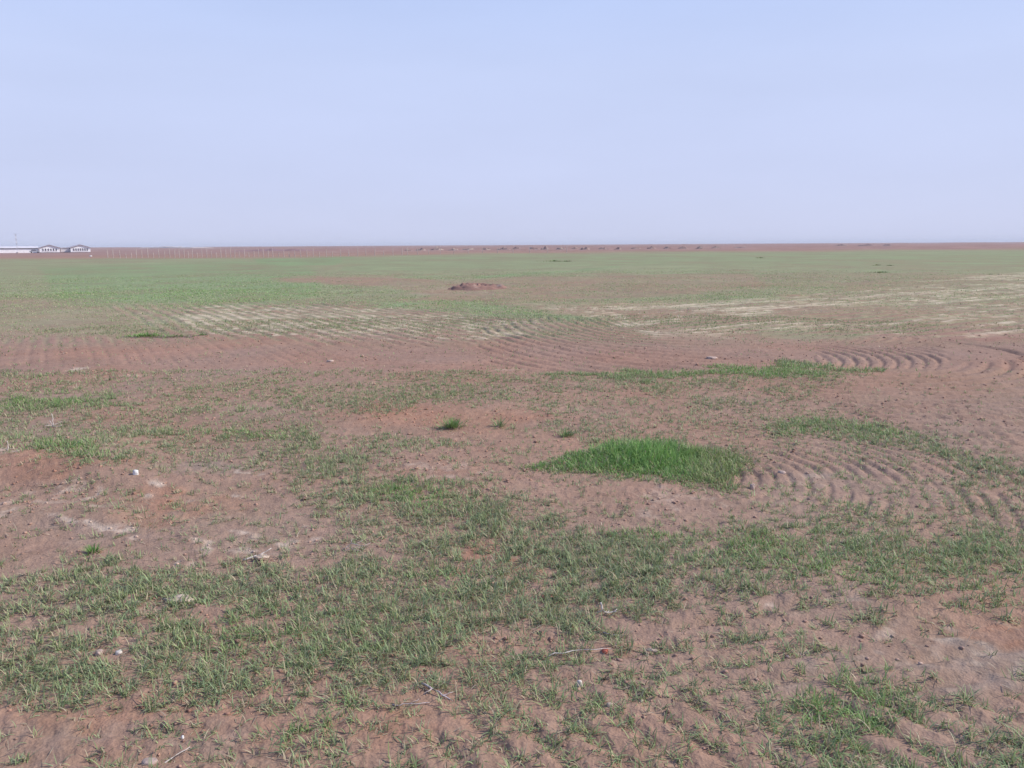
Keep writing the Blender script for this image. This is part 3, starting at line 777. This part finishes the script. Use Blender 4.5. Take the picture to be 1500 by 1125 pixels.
twig('twig', 893, 929, [(-.025, .006, .012), (0, 0, .006), (.04, -.004, .004)], .0032, M_PALETWIG, 'short whitish twig on bare soil below the twisted one')
twig('twig', 640, 1020, [(-.06, .07, .008), (-.02, .025, .012), (.02, -.01, .010), (.06, -.04, .006)], .0045, M_TWIG, 'grey woody twig slanting across crumbly soil near the bottom', [[(-.02, .025, .012), (-.05, .0, .006)], [(.02, -.01, .01), (.06, 0, .016)]])
twig('twig', 600, 1034, [(-.06, -.004, .005), (0, 0, .01), (.07, .012, .006)], .003, M_TWIG, 'thin grey root lying left of the slanting grey twig', [[(0, 0, .01), (.03, .03, .01)]])
twig('twig', 520, 806, [(-.06, 0, .006), (-.02, .02, .03), (.03, .01, .02), (.08, .03, .03)], .003, M_TWIG, 'tangle of thin grey twigs at the edge of the bare patch', [[(-.02, .02, .03), (-.03, .06, .05)], [(-.04, 0, .02), (.04, -.04, .012)], [(.03, .01, .02), (.05, -.03, .03)], [(-.06, -.03, .006), (.0, -.02, .03), (.06, -.02, .01)], [(0, .02, .02), (.04, .06, .04)]])
twig('twig', 860, 957, [(-.16, -.03, .004), (-.06, -.008, .01), (.04, .0, .009), (.10, .006, .006)], .0025, M_PALETWIG, 'long pale dry stalk lying along a furrow near the centre')
twig('twig', 270, 1104, [(-.05, -.05, .004), (-.02, -.02, .012), (.014, .014, .02)], .0028, M_PALETWIG, 'dry pale stalk slanting over bare soil at the bottom left')
twig('dry_plant', 78, 627, [(0, 0, 0), (.004, 0, .06), (-.004, .005, .13)], .006, M_PALETWIG, 'bleached dead plant with one upright stalk at the left', [[(0, 0, .01), (-.07, .02, .03)], [(0, 0, .01), (.08, 0, .02)], [(0, 0, .02), (.05, -.05, .05)], [(0, 0, .02), (-.04, -.05, .03)], [(0, 0, .02), (-.06, .05, .06)], [(0, 0, .02), (.06, .05, .05)]], 1.0, 0, 'dry plant')
twig('dry_plant', 14, 680, [(0, 0, 0), (.005, 0, .04), (.002, 0, .08)], .005, M_PALETWIG, 'short dead stalk on the pale bank at the left edge', [[(0, 0, .01), (-.05, .01, .02)], [(0, 0, .01), (.04, .02, .02)]], 1.0, 0, 'dry plant')

def weed(u, v, w, h, n, label, fresh=.4, name='weed_plant', seed=0, wide=1.0, blw=.007):
    p = P(u, v); z = hz(*p)
    a = rng.uniform(0, 6.283, n); rad = np.abs(rng.normal(0, w * .22, n))
    base = np.stack([np.cos(a) * rad * wide, np.sin(a) * rad * .8, np.full(n, -.01)], 1)
    t = leaf_tone(n, np.full(n, fresh), .08)
    V, F, T = blades(base, a + rng.normal(0, .5, n), np.clip(rng.normal(.35, .25, n) + rad / w, 0, 1.3), h * rng.uniform(.5, 1.15, n), blw * rng.uniform(.7, 1.3, n), rng.normal(.6, .4, n), t * .88, 4)
    kk = np.linspace(0, 2 * np.pi, 24, endpoint=False); nb = len(V); rx, ry = rad.max() * wide * 1.02, rad.max() * .82
    B = np.vstack([np.stack([np.cos(kk) * rx * q, np.sin(kk) * ry * q, np.full(24, zz)], 1) for q, zz in ((1, -.02), (.5, .004), (.02, .012))])
    Fb = np.array([[r * 24 + i, r * 24 + (i + 1) % 24, (r + 1) * 24 + (i + 1) % 24, (r + 1) * 24 + i] for r in range(2) for i in range(24)])
    V = np.vstack([V, B]); F = np.vstack([F, Fb + nb]); T = np.vstack([T, np.tile(S_BASE * .9, (72, 1))])
    o = link(name, np_mesh(name, V, F, T), LEAF, None, (p[0], p[1], z))
    return tag(o, label, 'weed')
weed(662, 627, .17, .115, 260, 'dark green bushy weed on bare soil left of centre', .55)
weed(731, 625, .09, .12, 60, 'slim grey green weed right of the dark bushy one', .2)
weed(829, 640, .12, .09, 110, 'pale green weed tuft behind the left end of the green patch', .3)
weed(136, 811, .09, .06, 90, 'small fresh green tuft alone on bare soil at left', .9)
weed(214, 494, .7, .085, 420, 'spreading fresh green weed on the stubble at left', .9, blw=.016, wide=1.6)
weed(256, 494, .6, .06, 200, 'low dark green weed strip beside the spreading fresh one', .5, blw=.016, wide=2.0)
weed(296, 492, .3, .06, 90, 'small round weed at the right end of the low weed strip', .5, blw=.016)
for i, (u, v, s, lb) in enumerate([(812, 383, 2.2, 'low dark weed clump on the far green field, wider of two'), (830, 383, 1.6, 'small dark weed clump beside the wider one far out'), (1114, 378.5, 1.4, 'lone dark weed far out on the right green field'), (1284, 389, 1.1, 'dark weed far right, upper left of a loose cluster'), (1303, 389.5, .8, 'tiny dark weed far right, upper right of a loose cluster'), (1290, 399, 1.2, 'dark weed far right, lowest of a loose cluster'), (1451, 402, 1.0, 'dark weed beside pale stubble at the far right edge')]):
    weed(u, v, s * .62, s * .09, 90, lb, .3, blw=.06, wide=1.6)

# ------------------------------------------------------------------ earth heaps
def heap(u, v, w, d, h, label, seed, group=None, tone=None, pale=.3, pos=None, peaks=2, pw=1.7, rg=.16):
    n = 40; m = 28
    p = np.array(pos) if pos is not None else P(u, v)
    rr = np.linspace(0, 1, m); aa = np.linspace(0, 2 * np.pi, n, endpoint=False)
    RR, AA = np.meshgrid(rr, aa, indexing='ij')
    ed = 1 + .22 * fbm(np.cos(AA) * 1.6 + seed, np.sin(AA) * 1.6, seed, 3)
    x = RR * np.cos(AA) * w / 2 * ed; y = RR * np.sin(AA) * d / 2 * ed
    prof = np.clip(1 - RR ** pw, 0, 1)
    pk = .62 + .5 * fbm(x / w * 3.2 * peaks + seed * 2.3, y / d * 2.4, seed + 3, 3)
    z = h * prof * pk + h * rg * prof ** .5 * fbm(x / w * 16 + seed, y / d * 12, seed + 9, 3) - .05 * h
    V = np.stack([x, y, z], -1).reshape(-1, 3)
    i = np.arange(m - 1)[:, None] * n; j = np.arange(n)[None]; j2 = (j + 1) % n
    F = np.stack([i + j, i + n + j, i + n + j2, i + j2], -1).reshape(-1, 4)
    c = np.array(tone if tone is not None else [.27, .155, .135])
    k = np.clip(fbm(x / w * 6 + seed, y / d * 5, seed + 21, 4).ravel() * 1.6 + pale - .3, 0, 1)[:, None]
    T = c * (1 + .25 * fbm(x / w * 14, y / d * 14, seed + 31, 3).ravel()[:, None]); T = T + k * (S_PALE * .95 - T)
    o = link('earth_mound', np_mesh('earth_mound', V, F, T, True), SOIL, None, (p[0], p[1], float(hgt([p[0]], [p[1]], False)[0])))
    return tag(o, label, 'earth mound', group)
heap(700, 423, px(700, 423, 84), 2.6, .25, 'ragged flat topped reddish earth mound alone in the mid field', 3, tone=[.235, .140, .112], pale=-.05, peaks=1, pw=4.0, rg=.5)
hm = [(598, 366.5, 14, 2.8), (617, 366, 18, 3.4), (640, 366, 22, 4.0), (664, 365.5, 16, 3.2), (688, 365.2, 22, 3.6), (712, 365, 16, 3.4), (738, 365.2, 20, 4.2), (757, 364.8, 14, 3.0), (782, 364.6, 18, 3.6), (798, 365, 14, 4.2), (822, 364.8, 16, 3.4), (842, 364.4, 12, 3.0), (857, 365, 16, 3.8), (884, 364.8, 18, 3.2), (905, 364.6, 14, 3.6), (930, 364.2, 18, 3.0), (955, 364.4, 16, 3.6), (978, 364, 14, 2.8), (1000, 364, 18, 3.0), (1025, 363.6, 16, 3.4), (1050, 363.6, 18, 2.6), (1085, 363.2, 24, 2.6), (1232, 359.6, 22, 2.4), (1270, 359, 30, 2.6), (1300, 358.8, 22, 2.2)]
for i, (u, v, w, h) in enumerate(hm):
    p = P(u, v + .6); dist = math.hypot(*p)
    if dist > 420: p = p * 420 / dist; dist = 420
    s = p[1] / FPX
    heap(u, v, w * s, w * s * .6, h * s * 1.4, 'low pale topped spoil heap in the row along the far field edge', 50 + i, 'spoil heaps along the far field edge', [.205, .145, .135], .40 if i < 22 else .1, p)

# ------------------------------------------------------------------ wire fence
def fence():
    ua = [158, 166, 176, 185, 193, 200, 208, 217, 225, 233, 241, 249, 256, 263, 270, 276, 282, 289, 296, 303, 310, 317, 324, 331, 338, 344, 351, 358, 365, 372, 379, 386, 393, 400, 408, 416, 424, 432, 441, 450, 459, 468, 478, 487, 499, 511, 524, 536, 549, 562, 576, 589, 597, 612, 628, 645, 665, 686, 707, 729, 752, 776, 802, 830]
    f = None; pts = []
    for i, u in enumerate(ua):
        v = np.interp(u, [150, 450, 700, 830], [378.0, 376.6, 371.6, 370.2]) + random.gauss(0, .15)
        p = P(u, v); pts.append((p[0], p[1], float(hgt([p[0]], [p[1]], False)[0])))
    f = empty('wire_fence', pts[0])
    post = None
    for i, q in enumerate(pts):
        h = random.choice([.75, .95, 1.1, 1.25, 1.35]) ; tilt = random.gauss(0, .05)
        m = MB(); m.tube([(0, 0, -.1), (tilt * .5, 0, h * .5), (tilt, 0, h)], [.055, .05, .045], 6)
        o = m.build('post', M_POST, f); o.location = (q[0] - pts[0][0], q[1] - pts[0][1], q[2] - pts[0][2])
    for hh in (.3, .6, .85):
        m = MB(); m.tube([(q[0] - pts[0][0], q[1] - pts[0][1], q[2] - pts[0][2] + hh * (1 if hh < .8 else .85)) for q in pts], .006, 4)
        m.build('wire', M_WIRE, f)
    tag(f, 'long fence of pale thin posts and wire beyond the green field', 'fence')
fence()

def bank(u0, u1, v, hpx, label, seed, pale, D=300):
    a, b = P(u0, v), P(u1, v); s = D / np.hypot(*((a + b) / 2)); a, b = a * s, b * s
    L = np.linalg.norm(b - a); n, m = 80, 9
    t = np.linspace(0, 1, n)[:, None]; w = np.linspace(-1, 1, m)[None]
    d = (b - a) / L; nn = np.array([-d[1], d[0]])
    h = hpx * D / FPX * (np.sin(np.pi * np.clip(t, 0, 1)) ** .5) * (1 - w ** 2) * (.75 + .5 * fbm(t * 14 + seed, w, seed, 3))
    x = a[0] + d[0] * L * t + nn[0] * w * 3; y = a[1] + d[1] * L * t + nn[1] * w * 3
    g = hgt(x.ravel(), y.ravel(), False).reshape(x.shape)
    V = np.stack([x, y, g + h - .05], -1).reshape(-1, 3)
    i = np.arange(n - 1)[:, None] * m; j = np.arange(m - 1)[None]
    F = np.stack([i + j, i + m + j, i + m + j + 1, i + j + 1], -1).reshape(-1, 4)
    T = np.tile(np.array(pale), (len(V), 1)) * (1 + .2 * fbm(x * .3, y * .3, seed + 4, 3).reshape(-1, 1))
    o = link('earth_bank', np_mesh('earth_bank', V, F, T, True), SOIL); tag(o, label, 'earth bank')
bank(205, 312, 366.6, 2.4, 'long pale earth bank on the skyline behind the left part of the fence', 5, [.60, .52, .47], 1100)
bank(340, 470, 366.0, 3.4, 'long reddish earth bank behind the fence', 9, [.27, .17, .165])

# ------------------------------------------------------------------ sheds far left
SD = 420.0
SAZ = math.atan2(-675.0, 1132.0)                       # the sheds' fronts face across the field
SN = np.array([math.sin(SAZ), math.cos(SAZ)]); SX = np.array([SN[1], -SN[0]])
def far_at(u, D=SD):
    p = P(u, 372.0); return p * D / (p @ SN)
def gable_shed(u0, u1, label, nwin):
    a, b = far_at(u0), far_at(u1); w = np.linalg.norm(b - a); c = (a + b) / 2
    z = float(hgt([c[0]], [c[1]], False)[0])
    o = empty('gabled_shed', (c[0], c[1], z - .05), -SAZ)
    he, hp, L = 2.9, 4.55, 46.0
    MB().prism([(-w / 2, 0.0), (w / 2, 0.0), (w / 2, he), (0, hp - .12), (-w / 2, he)], 0, L).build('wall', M_WALL, o)
    r = MB()
    t = .26
    r.prism([(-w / 2 - .35, he - .13), (0, hp - .02), (0, hp + t), (-w / 2 - .35, he - .13 + t)], -.45, L + .4)
    rf = r.build('roof', M_ROOF, o)
    r = MB(); r.prism([(w / 2 + .35, he - .13), (w / 2 + .35, he - .13 + t), (0.003, hp + t), (0.003, hp - .02)], -.45, L + .4); r.build('roof', M_ROOF, o)
    MB().box((0, -.06, .2), (w + .1, .12, .4)).build('plinth', M_PLINTH, o)
    for i in range(nwin):
        x = (i - (nwin - 1) / 2) * w * .79 / nwin
        f = MB()
        ww, wh, zc = .62, 1.45, 1.8
        f.box((x - ww / 2, -.03, zc), (.08, .1, wh)); f.box((x + ww / 2, -.03, zc), (.08, .1, wh)); f.box((x, -.03, zc + wh / 2), (ww + .08, .1, .08)); f.box((x, -.05, zc - wh / 2), (ww + .2, .16, .08))
        fo = f.build('window', M_WALL, o)
        MB().box((x, -.012, zc), (ww - .09, .03, wh - .09)).build('pane', M_DARK, fo)
    o.scale = (1, 1, .78)
    return tag(o, label, 'shed')
gable_shed(58.5, 88, 'white shed with six dark windows in its gable, beside the long shed', 6)
gable_shed(104, 133, 'white gabled shed with a row of dark windows, at the right end', 7)
def link_shed(u0, u1):
    a, b = far_at(u0, SD + 3), far_at(u1, SD + 3); w = np.linalg.norm(b - a) - .75; c = (a + b) / 2; z = float(hgt([c[0]], [c[1]], False)[0])
    o = empty('lean_to', (c[0], c[1], z - .05), -SAZ)
    MB().box((0, 3, 1.3), (w, 6, 2.6)).build('wall', M_ROOFP_SHADEWALL, o)  # white wall; its shade between the gables is put into the duller colour
    MB().box((0, 2.9, 2.76), (w, 6.4, .3)).build('roof', M_ROOF, o)
    MB().box((0, -.06, .25), (w, .12, .5)).build('plinth', M_PLINTH, o)
    o.scale = (1, 1, .78)
    tag(o, 'low pale flat roofed building joining the two gabled sheds', 'building')
link_shed(88, 104)
def long_shed():
    a, b = far_at(-95, SD + 5), far_at(58.0, SD + 5); w = np.linalg.norm(b - a) - .5; c = (a + b) / 2; z = float(hgt([c[0]], [c[1]], False)[0])
    o = empty('long_shed', (c[0], c[1], z - .05), -SAZ)
    D = 11.0
    MB().box((0, D / 2, 1.15), (w, D, 2.3)).build('wall', M_WALL, o)
    g = MB(); g.v = [(-w / 2, -.4, 2.85), (w / 2, -.4, 2.85), (w / 2, D / 2, 3.75), (-w / 2, D / 2, 3.75), (-w / 2, D + .4, 2.85), (w / 2, D + .4, 2.85),
           (-w / 2, -.4, 2.65), (w / 2, -.4, 2.65), (w / 2, D / 2, 3.55), (-w / 2, D / 2, 3.55), (-w / 2, D + .4, 2.65), (w / 2, D + .4, 2.65)]
    g.f = [[0, 1, 2, 3], [3, 2, 5, 4], [7, 6, 9, 8], [8, 9, 10, 11], [0, 6, 7, 1], [4, 5, 11, 10], [0, 3, 9, 6], [3, 4, 10, 9], [1, 7, 8, 2], [2, 8, 11, 5]]
    g.build('roof', M_ROOFP_SHADEWALL, o)
    for sx in (-1, 1):
        e = MB(); e.prism([(-D / 2, 2.3), (D / 2, 2.3), (D / 2, 2.65), (0, 3.53), (-D / 2, 2.65)], -.1, .1)
        eo = e.build('gable', M_WALL, o); eo.rotation_euler = (0, 0, R(90)); eo.location = (sx * (w / 2 - .15), D / 2, 0)
    n = 9; seg = w / n
    for i in range(n):
        MB().box((-w / 2 + seg * (i + .5), .25, 2.48), (seg - (.9 if i % 2 else .25), .1, .34)).build('vent_opening', M_DARK, o)
    MB().box((0, .55, 2.475), (w - .1, .1, .35)).build('inner_wall', M_ROOF, o)
    o.scale = (1, 1, .8)
    tag(o, 'long low white shed running out of the left edge with dark vents under its eaves', 'shed')
long_shed()
def mast():
    p = far_at(26, SD - 12); z = float(hgt([p[0]], [p[1]], False)[0])
    o = empty('radio_mast', (p[0], p[1], z))
    MB().box((0, 0, .15), (.9, .9, .5)).build('base', M_POST, o)
    H = 8.3; n = 8
    for i in range(n):
        z0, z1 = .4 + (H - .4) * i / n, .4 + (H - .4) * (i + 1) / n
        w0, w1 = .32 * (1 - .45 * i / n), .32 * (1 - .45 * (i + 1) / n); m = MB()
        for k in range(3):
            t = 2.094 * k
            m.tube([(w0 * math.cos(t), w0 * math.sin(t), z0), (w1 * math.cos(t), w1 * math.sin(t), z1)], .045, 5)
            t2 = t + 2.094
            m.tube([(w0 * math.cos(t), w0 * math.sin(t), z0), (w1 * math.cos(t2), w1 * math.sin(t2), z1)], .025, 4)
        m.build('lattice_section', M_MAST if i % 2 else M_MASTW, o)
    MB().tube([(-.9, 0, H - .05), (.9, 0, H - .05)], .05, 5).build('crossarm', M_MAST, o)
    tag(o, 'thin lattice mast in front of the long white shed', 'mast')
mast()
def car():
    p = far_at(51, SD - 6); z = float(hgt([p[0]], [p[1]], False)[0])
    o = empty('parked_car', (p[0], p[1], z), -SAZ)
    b = MB(); b.v = []; prof = [(-2, .35), (2, .35), (2.02, .75), (1.75, .88), (.95, .95), (.5, 1.42), (-1.0, 1.45), (-1.55, .98), (-2, .92)]
    b.prism(prof, -.8, .8).build('body', M_CAR, o)
    for s in (-1, 1):
        w = MB(); w.v = [(.82, s * .81, .97), (.45, s * .81, 1.34), (-.95, s * .81, 1.37), (-1.35, s * .81, .99), (.82, s * .805, .97), (.45, s * .805, 1.34), (-.95, s * .805, 1.37), (-1.35, s * .805, .99)]
        w.f = [[0, 1, 2, 3], [7, 6, 5, 4], [0, 4, 5, 1], [1, 5, 6, 2], [2, 6, 7, 3], [3, 7, 4, 0]]; w.build('side_window', M_DARK, o)
        for x in (-1.25, 1.25):
            MB().tube([(x, s * .66, .32), (x, s * .86, .32)], .32, 12).build('wheel', M_TYRE, o)
    tag(o, 'grey car parked before the long white shed, left of the first gable', 'car')
car()

# ------------------------------------------------------------------ light and air
SUN_EL, SUN_AZ = R(39), R(86)        # azimuth clockwise from the view direction
w = bpy.data.worlds.new('World'); scene.world = w; w.use_nodes = True
N, L = w.node_tree.nodes, w.node_tree.links; N.clear()
out = N.new('ShaderNodeOutputWorld'); bg = N.new('ShaderNodeBackground'); sky = N.new('ShaderNodeTexSky')
sky.sky_type = 'NISHITA'; sky.sun_disc = False; sky.sun_elevation = SUN_EL; sky.sun_rotation = SUN_AZ
sky.altitude = 300; sky.air_density = 1.0; sky.dust_density = 1.0; sky.ozone_density = 2.0
bg.inputs['Strength'].default_value = 0.10
tc = N.new('ShaderNodeTexCoord'); sx = N.new('ShaderNodeSeparateXYZ'); L.new(tc.outputs['Generated'], sx.inputs[0])
cr = N.new('ShaderNodeValToRGB'); L.new(sx.outputs['Z'], cr.inputs[0])
cr.color_ramp.elements[0].position = 0.0; cr.color_ramp.elements[1].position = 1.0
SKYC = [(0.0, (206, 212, 241)), (.08, (205, 214, 247)), (.2, (202, 215, 251)), (.32, (188, 208, 252)), (1.0, (120, 160, 230))]
for k, (ps, c) in enumerate(SKYC):
    e = cr.color_ramp.elements[0] if k == 0 else (cr.color_ramp.elements[-1] if k == len(SKYC) - 1 else cr.color_ramp.elements.new(ps))
    e.color = (*lin(*c), 1)
sc = N.new('ShaderNodeVectorMath'); sc.operation = 'SCALE'; sc.inputs['Scale'].default_value = 10.0; L.new(cr.outputs[0], sc.inputs[0])
mp = N.new('ShaderNodeMapping'); mp.inputs['Scale'].default_value = (1.6, 1.6, 7.0); L.new(tc.outputs['Generated'], mp.inputs['Vector'])
cn = N.new('ShaderNodeTexNoise'); cn.inputs['Scale'].default_value = 2.2; cn.inputs['Detail'].default_value = 5; L.new(mp.outputs[0], cn.inputs['Vector'])
cm = N.new('ShaderNodeMapRange'); cm.inputs['From Min'].default_value = .3; cm.inputs['From Max'].default_value = .7; cm.inputs['To Min'].default_value = 9.5; cm.inputs['To Max'].default_value = 9.95
L.new(cn.outputs['Fac'], cm.inputs['Value']); L.new(cm.outputs[0], sc.inputs['Scale'])
mx = N.new('ShaderNodeMixRGB'); mx.inputs[0].default_value = .95; L.new(sky.outputs[0], mx.inputs[1]); L.new(sc.outputs[0], mx.inputs[2])
L.new(mx.outputs[0], bg.inputs[0]); L.new(bg.outputs[0], out.inputs[0])

def haze():
    me = bpy.data.meshes.new('haze'); a, b, z0, z1 = -7200, 7200, -6.0, 16.0
    me.from_pydata([(x, y, z) for x in (a, b) for y in (a, b) for z in (z0, z1)], [], [(0, 1, 3, 2), (4, 6, 7, 5), (0, 4, 5, 1), (2, 3, 7, 6), (0, 2, 6, 4), (1, 5, 7, 3)])
    mt, n, l = nm('pale_air'); o = n.new('ShaderNodeOutputMaterial'); v = n.new('ShaderNodeVolumePrincipled')
    v.inputs['Color'].default_value = (.80, .83, .92, 1); v.inputs['Density'].default_value = HAZE
    l.new(v.outputs[0], o.inputs['Volume'])
    tag(link('haze', me, mt), 'thin pale haze over the field', None, kind='stuff')
HAZE = 0.0002
haze()
sd = bpy.data.lights.new('sun', 'SUN'); sd.energy = 5.0; sd.angle = R(.5); sd.color = (1, .94, .85)
so = bpy.data.objects.new('sun', sd); COL.objects.link(so)
from mathutils import Vector, Matrix
sv = Vector((math.sin(SUN_AZ) * math.cos(SUN_EL), math.cos(SUN_AZ) * math.cos(SUN_EL), math.sin(SUN_EL)))
so.rotation_euler = (-sv).to_track_quat('-Z', 'Y').to_euler()

# ------------------------------------------------------------------ camera
cd = bpy.data.cameras.new('camera'); cam = bpy.data.objects.new('camera', cd); COL.objects.link(cam)
cd.sensor_fit = 'HORIZONTAL'; cd.sensor_width = 36; cd.lens = 36 * FPX / 1500; cd.clip_start = .05; cd.clip_end = 20000
m = Matrix.Identity(4)
for i in range(3): m[i][0] = RT[i]; m[i][1] = UP[i]; m[i][2] = -FW[i]
m[2][3] = CH
cam.matrix_world = m
scene.camera = cam
vs = scene.view_settings
vs.view_transform = 'Standard'; vs.look = 'None'; vs.exposure = 0.05; vs.gamma = 1
